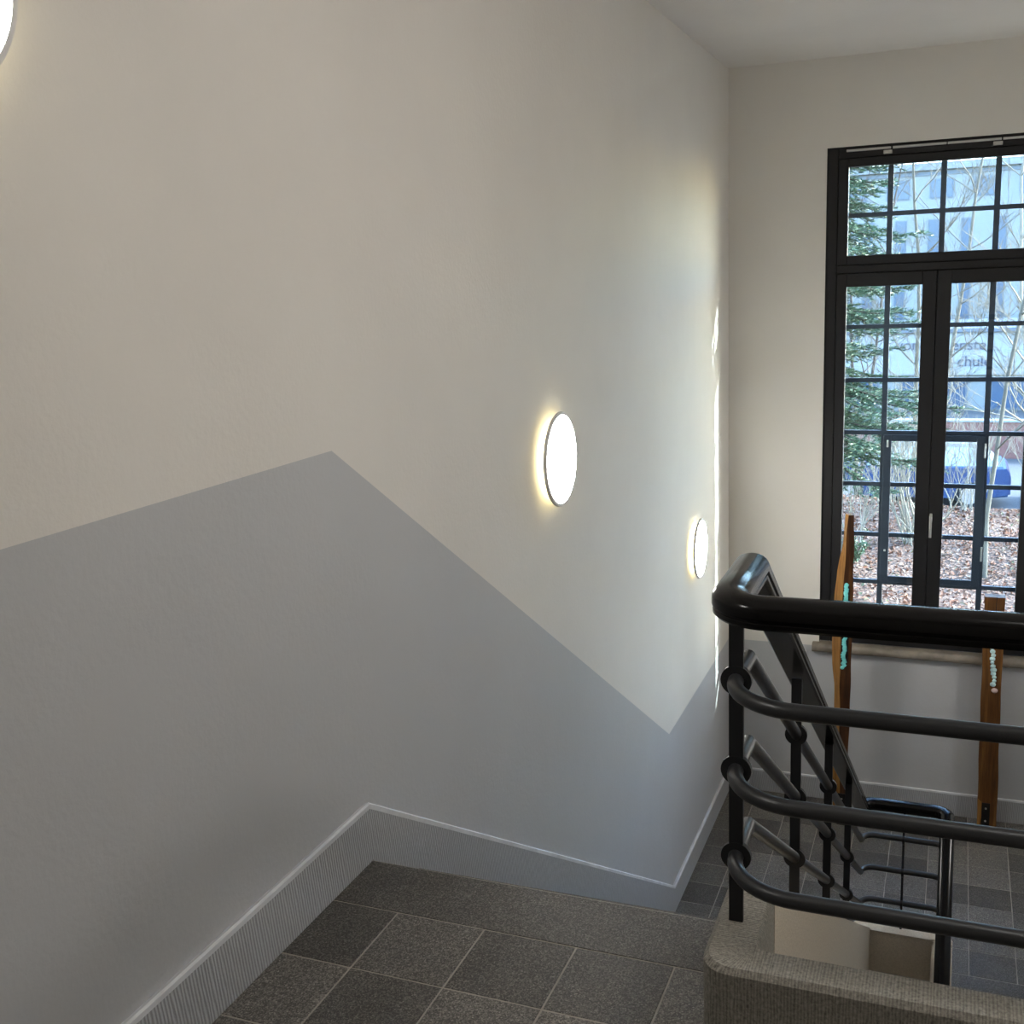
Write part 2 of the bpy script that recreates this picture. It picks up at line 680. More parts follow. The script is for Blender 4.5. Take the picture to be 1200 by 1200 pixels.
# ------------------------------------------------------------------ stone kerb and cheeks
def kerb_path_block():
    """kerb on the upper landing with a rounded outer corner, then the cheek down the flight"""
    bm = bmesh.new()
    R = 0.060
    k = 10
    # outline in plan: outer from right wall to the rounded corner then along the flight
    outer = [(XR - 0.001, CY0)] + [(CX0 + R + R * math.cos(math.radians(270 - 90 * i / k)), CY0 + R + R * math.sin(math.radians(270 - 90 * i / k))) for i in range(k + 1)] + [(CX0, YK0)]
    r2 = 0.03
    inner = [(XR - 0.001, CY1)] + [(CX1 + r2 + r2 * math.cos(math.radians(270 - 90 * i / k)), CY1 + r2 + r2 * math.sin(math.radians(270 - 90 * i / k))) for i in range(k + 1)] + [(CX1, YK0)]
    c = 0.012
    bot = -0.24

    def inset(a, b_, d):
        v_ = Vector((b_[0] - a[0], b_[1] - a[1]))
        L = v_.length
        return (a[0] + v_.x / L * d, a[1] + v_.y / L * d)
    rows = []
    for a, b_ in zip(outer, inner):
        A = inset(a, b_, c)
        B = inset(b_, a, c * 0.6)
        rows.append([bm.verts.new((a[0], a[1], bot)), bm.verts.new((a[0], a[1], CZ - c)), bm.verts.new((A[0], A[1], CZ)),
                     bm.verts.new((B[0], B[1], CZ)), bm.verts.new((b_[0], b_[1], CZ - c)), bm.verts.new((b_[0], b_[1], bot))])
    for A, B in zip(rows, rows[1:]):
        for i in range(6):
            j = (i + 1) % 6
            bm.faces.new((A[i], A[j], B[j], B[i]))
    bm.faces.new(rows[0])
    bm.faces.new(list(reversed(rows[-1])))
    return bm


kb = struct(obj('stair_kerb', kerb_path_block(), KERB, smooth='auto'))
tag(kb, 'hammer-tooled stone kerb with rounded corner under the upper railing', 'kerb')


def cheek(name, label, x0, x1, top, sgn, ystart, tail):
    bm = bmesh.new()
    L = H / M
    ye = ystart + sgn * L
    pts = [(ystart, top), (ye, top - H), (ye + sgn * tail, top - H), (ye + sgn * tail, top - H - 0.5), (ye, top - H - 0.5), (ystart, top - 0.5)]
    fs = add_prism(bm, pts, 0, x0, x1)
    es = [e for e in bm.edges if abs(e.verts[0].co.x - e.verts[1].co.x) < 1e-6 and all(v_.co.z > top - (v_.co.y - ystart) * sgn * M - 0.02 or v_.co.z > top - H - 0.02 for v_ in e.verts)]
    bmesh.ops.bevel(bm, geom=es, offset=0.01, segments=2, affect='EDGES')
    return struct(tag(obj(name, bm, CHEEK), label, 'stair cheek'))


ck = cheek('stair_cheek', 'beige stone stair cheek sloping down from the rounded kerb', CX0, CX1, CZ, 1, YK0, 0.001)
ck2 = cheek('stair_cheek', 'beige stone stair cheek sloping down from the lower landing kerb', DX0, DX1, CZ - H, -1, YK1, 0.001)

# kerb round the turn on the lower landing
bm = bmesh.new()
kz0, kz1 = -H - 0.24, CZ - H
k = 8
R = 0.10
out_ = [(CX0, YK1)] + [(CX0 + R - R * math.cos(math.radians(90 * i / k)), 6.035 - R + R * math.sin(math.radians(90 * i / k))) for i in range(k + 1)] + \
       [(DX1 - R + R * math.sin(math.radians(90 * i / k)), 6.035 - R + R * math.cos(math.radians(90 * i / k))) for i in range(k + 1)] + [(DX1, YK1)]
inn = [(DX0, YK1), (DX0, 5.922), (CX1, 5.922), (CX1, YK1)]
fs = add_prism(bm, out_ + inn, 2, kz0, kz1)
es = [e for e in bm.edges if all(v_.co.z > kz1 - 1e-4 for v_ in e.verts)]
bmesh.ops.bevel(bm, geom=es, offset=0.008, segments=2, affect='EDGES')
struct(tag(obj('stair_kerb', bm, CHEEK), 'stone kerb closing the stairwell eye at the lower landing', 'kerb'))

# ------------------------------------------------------------------ railing
rail = empty('stair_railing', (XP, YG + 0.14, CZ))
tag(rail, 'dark grey tubular stair railing with black handrail winding down the stairwell', 'railing')


def rail_path(z, R1=0.14, R2=0.07, yend=2.35, dz=0.0):
    p = [(XR - 0.002, YG, z)]
    p += arc(XP + R1, YG + R1, R1, 270, 180, z, 12)
    p += [(XP, YK0 + dz, z), (XP, YK1 + dz, z - H)]
    yb = YK1 + dz
    yb = min(yb, YT - R2 - 0.001)
    p[-1] = (XP, yb, z - H)
    p += arc(XP + R2, YT - R2, R2, 180, 90, z - H, 8)
    p += arc(XQ - R2, YT - R2, R2, 90, 0, z - H, 8)
    p += [(XQ, yb, z - H), (XQ, yend, z - H - M * (yb - yend))]
    # drop doubled points
    q = [p[0]]
    for a in p[1:]:
        if (Vector(a) - Vector(q[-1])).length > 0.002:
            q.append(a)
    return q


RZ = (0.806, 0.608, 0.411)
for z in RZ:
    bm = bmesh.new()
    add_sweep(bm, rail_path(z), circle(0.0165, 16))
    under(obj('rail', bm, RAILM, smooth='auto'), rail)

# handrail: rounded cap with a groove and a lower lip
HZ = 1.0
hp = []
for i in range(11):
    a = math.radians(-5 + 190 * i / 10)
    hp.append((0.037 * math.cos(a), 0.006 + 0.024 * math.sin(a)))
hp += [(-0.037, -0.006), (-0.032, -0.009), (-0.032, -0.012), (-0.035, -0.015), (-0.035, -0.022), (-0.029, -0.028),
       (0.029, -0.028), (0.035, -0.022), (0.035, -0.015), (0.032, -0.012), (0.032, -0.009), (0.037, -0.006)]
bm = bmesh.new()
add_sweep(bm, rail_path(HZ, 0.085 + 0.0, 0.065, 2.35, 0.035), hp)
hand = under(obj('handrail', bm, HANDM, smooth='auto'), rail)
tag(hand, 'glossy black plastic handrail')


def post(x, y, zb, along, drop):
    """flat bar post with ring plates where the three rails pass; along is the rail direction"""
    bm = bmesh.new()
    zt = HZ - 0.022 + drop
    t, wd = 0.006, 0.015
    if along == 'y':
        add_box(bm, x - wd, x + wd, y - t, y + t, zb, zt, bev=0.001)
    else:
        add_box(bm, x - t, x + t, y - wd, y + wd, zb, zt, bev=0.001)
    p = under(obj('post', bm, POSTM), rail)
    bpy.context.view_layer.update()
    for z in RZ:
        bm = bmesh.new()
        add_cyl(bm, (x, y, z + drop), (0, 1, 0) if along == 'y' else (1, 0, 0), 0.032, 0.013, 28)
        c = obj('ring_plate', bm, POSTM, smooth='auto')
        c.parent = p
        c.matrix_parent_inverse = p.matrix_world.inverted()
    return p


post(XP, YG + 0.142, CZ - 0.004, 'y', 0.0)
post(2.25, YG, CZ - 0.004, 'x', 0.0)
for yy in (3.10, 4.05, 4.99):
    d = -M * (yy - YK0)
    post(XP, yy, CZ + d - 0.012, 'y', d)
    d2 = -H - M * (YK1 - yy)
    post(XQ, yy, CZ + d2 - 0.012, 'y', d2)
post((XP + XQ) / 2, YT, CZ - H - 0.004, 'x', -H)

# ------------------------------------------------------------------ tall window
win = struct(empty('window_1', (1.387, YW, WZ0)))
tag(win, 'tall black framed double window with steel glazing bars behind it', 'window')
F0 = YW + 0.012       # room side of the frame
F1 = YW + 0.085
bm = bmesh.new()
fw = 0.074
zt0, zt1 = 1.586, 1.640
add_box(bm, WX0 + 0.004, WX0 + fw, F0, F1, WZ0, WZ1 - 0.004, bev=0.003)
add_box(bm, WX1 - fw, WX1 - 0.004, F0, F1, WZ0, WZ1 - 0.004, bev=0.003)
add_box(bm, WX0 + fw, WX1 - fw, F0, F1, WZ1 - fw, WZ1 - 0.004, bev=0.003)
add_box(bm, WX0 + fw, WX1 - fw, F0, F1, WZ0, WZ0 + 0.09, bev=0.003)
add_box(bm, WX0 + fw, WX1 - fw, F0, F1, zt0, zt1, bev=0.003)
for (xa, xb, z_a, z_b) in ((WX0 + fw, WX1 - fw, zt1, WZ1 - fw), (WX0 + fw, 1.389, WZ0 + 0.09, zt0), (1.389, WX1 - fw, WZ0 + 0.09, zt0)):
    d_ = 0.016
    for q in ((xa - d_, xa + d_, z_a - d_, z_b + d_), (xb - d_, xb + d_, z_a - d_, z_b + d_), (xa, xb, z_a - d_, z_a + d_), (xa, xb, z_b - d_, z_b + d_)):
        add_box(bm, q[0], q[1], F1 - 0.0115, F1 + 0.006, q[2], q[3])
under(obj('window_frame', bm, FRAME), win)
bm = bmesh.new()
for a in ((WX0, WX0 + 0.004, WZ0, WZ1), (WX1 - 0.004, WX1, WZ0, WZ1), (WX0, WX1, WZ1 - 0.004, WZ1)):
    add_box(bm, a[0], a[1], YW - 0.0005, F1, a[2], a[3])
under(obj('shadow_gap_strip', bm, GAPSHADE), win)  # shade of the gap round the frame put into dark strips


def sash(name, x0, x1, z0, z1, gx0, gx1, gz0, gz1):
    bm = bmesh.new()
    s0, s1 = F0 - 0.010, F1 - 0.012
    g = 0.002
    add_box(bm, x0 + g, gx0, s0, s1, z0 + g, z1 - g, bev=0.003)
    add_box(bm, gx1, x1 - g, s0, s1, z0 + g, z1 - g, bev=0.003)
    add_box(bm, gx0, gx1, s0, s1, gz1, z1 - g, bev=0.003)
    add_box(bm, gx0, gx1, s0, s1, z0 + g, gz0, bev=0.003)
    o = under(obj(name, bm, FRAME), win)
    bpy.context.view_layer.update()
    bm = bmesh.new()
    add_box(bm, gx0 - 0.005, gx1 + 0.005, s0 + 0.028, s0 + 0.034, gz0 - 0.005, gz1 + 0.005)
    p = obj('pane', bm, GLASS)
    p.parent = o
    p.matrix_parent_inverse = o.matrix_world.inverted()
    return o


XS = 1.389
sash('transom_sash', WX0 + fw, WX1 - fw, zt1, WZ1 - fw, 0.807, 1.967, 1.703, 2.285)
sl_ = sash('window_sash', WX0 + fw, XS, WZ0 + 0.09, zt0, 0.807, 1.297, -0.86, 1.494)
sr_ = sash('window_sash', XS, WX1 - fw, WZ0 + 0.09, zt0, 1.480, 1.967, -0.86, 1.494)
# lever handle
bm = bmesh.new()
add_box(bm, 1.396, 1.414, F0 - 0.018, F0 - 0.009, -0.13, -0.07, bev=0.003)
add_cyl(bm, (1.405, F0 - 0.034, -0.085), (0, 1, 0), 0.008, 0.034, 16)
add_box(bm, 1.395, 1.413, F0 - 0.058, F0 - 0.046, -0.235, -0.076, bev=0.005, seg=2)
h = obj('window_handle', bm, STEEL)
h.parent = sr_
h.matrix_parent_inverse = sr_.matrix_world.inverted()
tag(h, 'brushed steel lever handle')
# opener rod along the head
for a, b_ in ((0.790, 1.072), (1.084, 1.415), (1.421, 1.742), (1.750, 1.99)):
    bm = bmesh.new()
    add_box(bm, a, b_, F0 - 0.016, F0 - 0.001, 2.383, 2.398, bev=0.002)
    under(obj('opener_rod', bm, ALU), win)
for x in (1.056, 1.723):
    bm = bmesh.new()
    add_box(bm, x - 0.030, x + 0.026, F0 - 0.026, F0 - 0.001, 2.352, 2.376, bev=0.003)
    under(obj('rod_bracket', bm, ALU), win)

# old steel window behind: grid of bars with an opening casement
G0, G1 = 8.135, 8.165
XV = [1.070, 1.404, 1.736]
ZH = [1.973, 1.590, 1.217, 0.845, 0.474, 0.103, -0.266, -0.620, -0.95]
bm = bmesh.new()
add_box(bm, WX0, WX0 + 0.05, G0, G1 + 0.02, WZ0, WZ1)
add_box(bm, WX1 - 0.05, WX1, G0, G1 + 0.02, WZ0, WZ1)
add_box(bm, WX0 + 0.05, WX1 - 0.05, G0, G1 + 0.02, WZ1 - 0.05, WZ1)
add_box(bm, WX0 + 0.05, WX1 - 0.05, G0, G1 + 0.02, WZ0, WZ0 + 0.05)
under(obj('steel_frame', bm, MUNT), win)
for i, x in enumerate(XV):
    if i == 1:
        spans = ((WZ0 + 0.05, -0.60), (-0.60, 0.474), (0.474, WZ1 - 0.05))
    else:
        spans = ((WZ0 + 0.05, WZ1 - 0.05),)
    for a, b_ in spans:
        bm = bmesh.new()
        add_box(bm, x - 0.018, x + 0.018, G0, G1, a, b_)
        under(obj('glazing_bar', bm, MUNT), win)
for z in ZH:
    bm = bmesh.new()
    hw = 0.015 if z != 1.590 else 0.03
    add_box(bm, WX0 + 0.05, WX1 - 0.05, G0 + 0.003, G1 - 0.003, z - hw, z + hw)
    under(obj('glazing_bar', bm, MUNT), win)
bm = bmesh.new()
ca, cb_, za, zb = 1.070, 1.736, -0.612, 0.462
for q in ((ca, ca + 0.055, za, zb), (cb_ - 0.055, cb_, za, zb), (ca + 0.055, cb_ - 0.055, zb - 0.045, zb), (ca + 0.055, cb_ - 0.055, za, za + 0.045)):
    add_box(bm, q[0], q[1], G0 - 0.016, G0 + 0.001, q[2], q[3], bev=0.003)
cas = under(obj('steel_casement', bm, MUNT), win)
bpy.context.view_layer.update()
for x, z, hh in ((1.088, -0.375, 0.012), (1.088, 0.40, 0.05), (1.722, 0.36, 0.10), (1.728, -0.37, 0.10)):
    bm = bmesh.new()
    add_cyl(bm, (x + 0.012, G0 - 0.024, z), (0, 0, 1), 0.007, hh, 12)
    c = obj('hinge' if x > 1.4 else 'latch', bm, STEEL)
    c.parent = cas
    c.matrix_parent_inverse = cas.matrix_world.inverted()
# panes of the old window, one per light
xs_ = [WX0 + 0.05] + XV + [WX1 - 0.05]
zs_ = [WZ1 - 0.05] + ZH + [WZ0 + 0.05]
OLDGLASS = GLASS
for a, b_ in zip(xs_, xs_[1:]):
    for c_, d_ in zip(zs_, zs_[1:]):
        if abs(c_ - d_) < 0.1:
            continue
        bm = bmesh.new()
        add_box(bm, a, b_, G1 - 0.012, G1 - 0.008, d_, c_)
        under(obj('pane', bm, OLDGLASS), win)

# sill with a rounded front edge
bm = bmesh.new()
pr = []
for i in range(9):
    a = math.radians(90 + 180 * i / 8)
    pr.append((YW - 0.040 + 0.032 * math.cos(a), -1.098 + 0.032 * math.sin(a)))
pr = [(YW + 0.03, -1.066)] + pr + [(YW - 0.002, -1.130), (YW - 0.002, -1.142), (YW + 0.03, -1.142)]
add_prism(bm, pr, 0, 0.622, 2.152)
sill = struct(obj('trim_1', bm, SILLM, smooth='auto'))
tag(sill, 'brown stone window sill with rounded front under the tall window', 'window sill')

# light switch
sw = empty('light_switch', (0.537, YW, -1.19))
tag(sw, 'white light switch on the grey wall below the window sill', 'switch')
bm = bmesh.new()
add_box(bm, 0.495, 0.577, YW - 0.011, YW, -1.243, -1.138, bev=0.003)
under(obj('cover_plate', bm, PLASTIC), sw)
bm = bmesh.new()
add_box(bm, 0.509, 0.563, YW - 0.016, YW - 0.010, -1.219, -1.162, bev=0.003)
under(obj('rocker', bm, PLASTIC), sw)

# ------------------------------------------------------------------ round wall lamps and added fill lamps


def wall_or_fill_lamp(loc, nrm, label, group=None, name='wall_or_fill_lamp'):
    root = empty(name, loc)
    tag(root, label, 'lamp', group)
    bm = bmesh.new()
    add_lathe(bm, [(0.0, 0.0), (0.0, 0.130), (0.012, 0.130), (0.012, 0.0)], loc, nrm, 40)
    under(obj('wall_plate', bm, PLASTIC, smooth='auto'), root)
    bm = bmesh.new()
    add_lathe(bm, [(0.012, 0.10), (0.012, 0.150), (0.034, 0.150), (0.034, 0.10)], loc, nrm, 40)
    tag(under(obj('backlight_ring', bm, GLOWM, smooth='auto'), root), 'warm glowing ring behind the lamp')
    bm = bmesh.new()
    add_lathe(bm, [(0.034, 0.0), (0.036, 0.190), (0.040, 0.195), (0.047, 0.195), (0.050, 0.193), (0.050, 0.182), (0.044, 0.182), (0.044, 0.0)], loc, nrm, 56)
    under(obj('rim', bm, RIMM, smooth='auto'), root)
    bm = bmesh.new()
    add_lathe(bm, [(0.0445, 0.0), (0.0445, 0.181), (0.0485, 0.181), (0.052, 0.15), (0.053, 0.0)], loc, nrm, 56)
    tag(under(obj('diffuser', bm, DIFF, smooth='auto'), root), 'bright white diffuser')
    return root


G_ = 'round wall lamps'
wall_or_fill_lamp((0, 1.352, 2.150), (1, 0, 0), 'round white wall lamp high above the upper landing', G_)
wall_or_fill_lamp((0, 4.205, 0.906), (1, 0, 0), 'round glowing wall lamp above the sloping grey paint line', G_)
wall_or_fill_lamp((0, 6.835, -0.108), (1, 0, 0), 'round glowing wall lamp beside the corner of the window wall', G_)
wall_or_fill_lamp((XR, 6.9, -0.12), (-1, 0, 0), 'added unseen fill lamp on the right wall of the lower landing', G_)  # added lamp out of view, brightens the lower stairwell
wall_or_fill_lamp((XR, 2.75, 1.90), (-1, 0, 0), 'added unseen fill lamp on the right wall over the stairwell', G_)  # added out of view to light the left wall and dado
wall_or_fill_lamp((1.95, 1.75, ZC), (0, 0, -1), 'added unseen fill lamp on the ceiling above the upper landing', None, 'added_fill_lamp')  # added ceiling lamp out of view, fills the upper landing with light

# ------------------------------------------------------------------ wooden steles


def stele(name, label, rows, y0, depth, mat_idx):
    """rows: (z, xl, xe, xr, yl, yr) left edge, front arris, right edge and their depths"""
    bm = bmesh.new()
    rings = []
    for z, xl, xe, xr in rows:
        ring = [(xl, y0 + depth * 0.62, z), (xe, y0, z), (xr, y0 + depth * 0.12, z), (xr - 0.012, y0 + depth, z), (xl + 0.03, y0 + depth, z)]
        rings.append([bm.verts.new(p) for p in ring])
    for A, B in zip(rings, rings[1:]):
        for i in range(5):
            j = (i + 1) % 5
            f = bm.faces.new((A[i], A[j], B[j], B[i]))
            f.material_index = mat_idx[i]
    bm.faces.new(rings[0]).material_index = 0
    bm.faces.new(list(reversed(rings[-1]))).material_index = 0
    return bm


def interp(tab, z):
    for a, b_ in zip(tab, tab[1:]):
        if a[0] >= z >= b_[0]:
            t = (a[0] - z) / (a[0] - b_[0])
            return [p + (q - p) * t for p, q in zip(a, b_)]
    return list(tab[-1] if z < tab[-1][0] else tab[0])


T1 = [(-0.030, 0.862, 0.885, 0.922), (-0.26, 0.846, 0.872, 0.924), (-0.45, 0.810, 0.866, 0.925), (-0.66, 0.797, 0.858, 0.926), (-0.90, 0.790, 0.856, 0.925),
      (-1.00, 0.785, 0.854, 0.925), (-1.10, 0.790, 0.852, 0.924), (-1.26, 0.806, 0.852, 0.923), (-1.45, 0.812, 0.852, 0.923), (-1.60, 0.808, 0.856, 0.920),
      (-1.80, 0.806, 0.862, 0.917), (-2.0, 0.812, 0.868, 0.916), (-H + 0.002, 0.815, 0.870, 0.914)]
Y1 = 7.66
s1 = empty('wooden_stele', (0.87, Y1 + 0.05, -H))
tag(s1, 'slim curved wooden stele with long turquoise glass inlay by the window', 'sculpture')
zz = [T1[0][0] + (T1[-1][0] - T1[0][0]) * i / 44 for i in range(45)]
rows = []
for z in zz:
    a = interp(T1, z)
    rows.append((z, a[1] + 0.002 * math.sin(z * 23), a[2] + 0.003 * math.sin(z * 17 + 1), a[3] + 0.002 * math.sin(z * 19)))
bm = stele('s', '', rows, Y1, 0.09, [0, 1, 1, 1, 0])
under(obj('stele_body', bm, [WOODL, WOODD]), s1)  # lit left and shaded right faces put into the wood colours


def face_y(z):
    a = interp(T1, z)
    return a[2], a[3]


def face_pt(z, s, off=0.0):
    """point on the front right face of the first stele, s from 0 (arris) to 1 (right edge)"""
    xe, xr = face_y(z)
    return (xe + (xr - xe) * s, Y1 + 0.09 * 0.12 * s - off, z)


# dark slot with glass chips
bm = bmesh.new()
za_, zb_ = -0.505, -1.145
L_, Rr = [], []
NZ = 22
for i in range(NZ + 1):
    z = za_ + (zb_ - za_) * i / NZ
    e = math.sqrt(max(0.02, 1 - abs(2 * i / NZ - 1) ** 10))
    L_.append(face_pt(z, 0.27 - 0.30 * e, 0.0012))
    Rr.append(face_pt(z, 0.27 + 0.42 * e, 0.0012))
vl = [bm.verts.new(p) for p in L_]
vr = [bm.verts.new(p) for p in Rr]
vb = [bm.verts.new((p[0], p[1] + 0.02, p[2])) for p in L_]
vc = [bm.verts.new((p[0], p[1] + 0.02, p[2])) for p in Rr]
for i in range(NZ):
    bm.faces.new((vl[i], vr[i], vr[i + 1], vl[i + 1]))
    bm.faces.new((vb[i], vl[i], vl[i + 1], vb[i + 1]))
    bm.faces.new((vr[i], vc[i], vc[i + 1], vr[i + 1]))
inlay = under(obj('inlay_slot', bm, BLACKIRON, recalc=True), s1)
bpy.context.view_layer.update()
for i in range(40):
    z = za_ - 0.018 + (zb_ - za_ + 0.036) * i / 39
    bm = bmesh.new()
    c = Vector(face_pt(z, 0.30 + rnd.uniform(-0.09, 0.09), 0.004))
    res = bmesh.ops.create_icosphere(bm, subdivisions=1, radius=0.018)
    for v_ in res['verts']:
        v_.co = Vector((v_.co.x * rnd.uniform(0.75, 1.15), v_.co.y * 0.5, v_.co.z * rnd.uniform(0.7, 1.1)))
    bmesh.ops.rotate(bm, verts=bm.verts, cent=(0, 0, 0), matrix=Euler((0, rnd.uniform(0, 3), 0)).to_matrix())
    bmesh.ops.translate(bm, verts=bm.verts, vec=c)
    g = obj('glass_chip', bm, TURQ)
    g.parent = inlay
    g.matrix_parent_inverse = inlay.matrix_world.inverted()


def foot_bracket(root, x, y, z1, wd):
    bm = bmesh.new()
    add_box(bm, x - wd, x + wd, y - 0.006, y, -H + 0.0, z1, bev=0.0015)
    add_box(bm, x - wd, x + wd, y - 0.055, y - 0.006, -H, -H + 0.006, bev=0.0015)
    br = under(obj('foot_bracket', bm, BLACKIRON), root)
    bpy.context.view_layer.update()
    for z in (z1 - 0.04, z1 - 0.135):
        bm = bmesh.new()
        add_cyl(bm, (x, y - 0.0075, z), (0, 1, 0), 0.007, 0.005, 12)
        s_ = obj('screw', bm, STEEL)
        s_.parent = br
        s_.matrix_parent_inverse = br.matrix_world.inverted()


foot_bracket(s1, 0.880, Y1 + 0.004, -2.085, 0.027)

T2 = [(-0.600, 1.769, 1.897), (-0.9, 1.771, 1.899), (-1.217, 1.775, 1.902), (-1.6, 1.779, 1.905), (-1.9, 1.784, 1.912), (-2.1, 1.787, 1.914), (-H + 0.002, 1.795, 1.918)]
Y2 = 7.845
s2 = empty('wooden_stele', (1.85, Y2 + 0.05, -H))
tag(s2, 'square dark wooden stele with a string of clear glass beads', 'sculpture')
bm = bmesh.new()
rings = []
NR = 34
D2 = 0.085
for i in range(NR + 1):
    z = T2[0][0] + (T2[-1][0] - T2[0][0]) * i / NR
    a = interp(T2, z)
    xl, xr = a[1] + 0.002 * math.sin(z * 15), a[2] + 0.002 * math.sin(z * 13 + 2)
    c = 0.004
    rings.append([bm.verts.new(p) for p in ((xl, Y2 + c, z), (xl + c, Y2, z), (xr - c, Y2, z), (xr, Y2 + c, z), (xr, Y2 + D2, z), (xl, Y2 + D2, z))])
for i_, (A, B) in enumerate(zip(rings, rings[1:])):
    for i in range(6):
        j = (i + 1) % 6
        bm.faces.new((A[i], A[j], B[j], B[i])).material_index = 0 if i_ < 9 else 1
bm.faces.new(rings[0]).material_index = 0
bm.faces.new(list(reversed(rings[-1]))).material_index = 1
bd = under(obj('stele_body', bm, [WOODM, WOODM]), s2)
bm = bmesh.new()
add_box(bm, 1.842, 1.847, Y2 - 0.001, Y2 + 0.03, -0.78, -0.598)
under(obj('crack', bm, BLACKIRON), s2)
# bright sapwood strip at the foot
bm = bmesh.new()
add_prism(bm, [(1.786, -2.08), (1.812, -2.10), (1.816, -2.22), (1.800, -2.299), (1.790, -2.299)], 1, Y2 - 0.004, Y2 + 0.02)
under(obj('sapwood_strip', bm, WOODL), s2)
foot_bracket(s2, 1.842, Y2 + 0.001, -2.105, 0.027)
for i in range(17):
    t = i / 16
    z = -0.80 - t * 0.42
    x = 1.822 + 0.030 * t + rnd.uniform(-0.007, 0.007)
    bm = bmesh.new()
    r_ = rnd.uniform(0.013, 0.023)
    res = bmesh.ops.create_icosphere(bm, subdivisions=2, radius=r_)
    for v_ in res['verts']:
        v_.co = Vector((v_.co.x * rnd.uniform(0.95, 1.05), v_.co.y * 0.55, v_.co.z * 0.9))
    bmesh.ops.translate(bm, verts=bm.verts, vec=(x, Y2 - 0.004, z))
    under(obj('glass_bead', bm, CLEARG if i > 2 else TURQ, smooth=True), s2)
bm = bmesh.new()
bmesh.ops.create_icosphere(bm, subdivisions=2, radius=0.022)
bmesh.ops.scale(bm, verts=bm.verts, vec=(1, 0.5, 0.85))
bmesh.ops.translate(bm, verts=bm.verts, vec=(1.859, Y2 - 0.004, -1.263))
tag(under(obj('pink_bead', bm, PINKG, smooth=True), s2), 'pale pink stone bead')

# ================================================================== outside
SOIL, n, b = new_mat('leaf_soil')
v = world_pos(n)
vo = n.nodes.new('ShaderNodeTexVoronoi')
vo.inputs['Scale'].default_value = 22
n.links.new(v, vo.inputs['Vector'])
n.links.new(ramp(n, vo.outputs['Color'], [(0.1, (0.045, 0.026, 0.018)), (0.45, (0.11, 0.058, 0.038)), (0.7, (0.17, 0.10, 0.07)), (0.95, (0.22, 0.16, 0.13))]), b.inputs['Base Color'])
b.inputs['Roughness'].default_value = 0.9
bump(n, b, vo.outputs['Distance'], 0.6, 0.05)
LEAF, n, b = new_mat('dry_leaf')
g = n.nodes.new('ShaderNodeNewGeometry')
n.links.new(ramp(n, g.outputs['Random Per Island'], [(0.0, (0.06, 0.024, 0.014)), (0.35, (0.17, 0.072, 0.042)), (0.65, (0.25, 0.135, 0.09)), (0.9, (0.32, 0.24, 0.19)), (1.0, (0.10, 0.12, 0.05))]), b.inputs['Base Color'])
b.inputs['Roughness'].default_value = 0.75
b.inputs['Specular IOR Level'].default_value = 0.2
ASPH = flat('asphalt', (0.074, 0.075, 0.079), 0.85, var=0.15)
FACADE = flat('facade_render', (0.18, 0.19, 0.20), 0.8, var=0.03)
FASCIA = flat('fascia_panel', (0.215, 0.225, 0.24), 0.6, var=0.03)
DARKGL = flat('far_window_glass', (0.05, 0.08, 0.13), 0.2, 0.0, 0.4)
FRAMEFAR = flat('far_window_frame', (0.081, 0.099, 0.133), 0.5)
LETTER = flat('letter_paint', (0.035, 0.035, 0.06), 0.5)
BRICKM = flat('red_brick', (0.191, 0.085, 0.070), 0.85, var=0.25)
BARK = flat('grey_bark', (0.10, 0.088, 0.07), 0.85, var=0.25)
TWIG = flat('pale_twig', (0.206, 0.184, 0.151), 0.8, var=0.2)
DBARK = flat('dark_bark', (0.051, 0.037, 0.028), 0.9, var=0.2)
NEEDLE, n, b = new_mat('conifer_needle')
g = n.nodes.new('ShaderNodeNewGeometry')
n.links.new(ramp(n, g.outputs['Random Per Island'], [(0.0, (0.018, 0.048, 0.028)), (0.5, (0.044, 0.092, 0.048)), (1.0, (0.096, 0.147, 0.081))]), b.inputs['Base Color'])
b.inputs['Roughness'].default_value = 0.45
SHRUBL = flat('shrub_leaf', (0.059, 0.103, 0.051), 0.5, var=0.3)
CARW = flat('white_car_paint', (0.287, 0.294, 0.302), 0.2, 0.0, 0.6, coat=0.5)
CARB = flat('blue_car_paint', (0.022, 0.059, 0.154), 0.2, 0.1, 0.6, coat=0.5)
TYRE = flat('tyre', (0.007, 0.007, 0.007), 0.8)


def gz(y, x=0):
    tab = [(8.4, -2.75), (14, -2.45), (20.3, -2.50), (21.5, -2.75), (25, -3.85), (80, -4.0)]
    for a, b_ in zip(tab, tab[1:]):
        if a[0] <= y <= b_[0]:
            t = (y - a[0]) / (b_[0] - a[0])
            z = a[1] + (b_[1] - a[1]) * t
            break
    else:
        z = -4.0
    if y < 22:
        z += 0.07 * math.sin(x * 1.3 + y) + 0.05 * math.sin(y * 2.1 - x * 0.7)
    return z


verts, faces = [], []
ysg = [8.4 + 0.4 * i for i in range(43)]
xsg = [-14 + 0.7 * i for i in range(44)]
for y in ysg:
    for x in xsg:
        verts.append((x, y, gz(y, x)))
nx = len(xsg)
for j in range(len(ysg) - 1):
    for i in range(nx - 1):
        a = j * nx + i
        faces.append((a, a + 1, a + nx + 1, a + nx))
me = bpy.data.meshes.new('ground')
me.from_pydata(verts, [], faces)
o = obj_me('ground', me, SOIL, smooth=True)
tag(o, 'leaf strewn garden ground outside the window', 'ground', kind='structure')
bm = bmesh.new()
add_box(bm, -60, 60, 25.1, 110, -4.2, -3.9)
tag(obj('street', bm, ASPH), 'grey asphalt street beyond the garden', 'street', kind='structure')

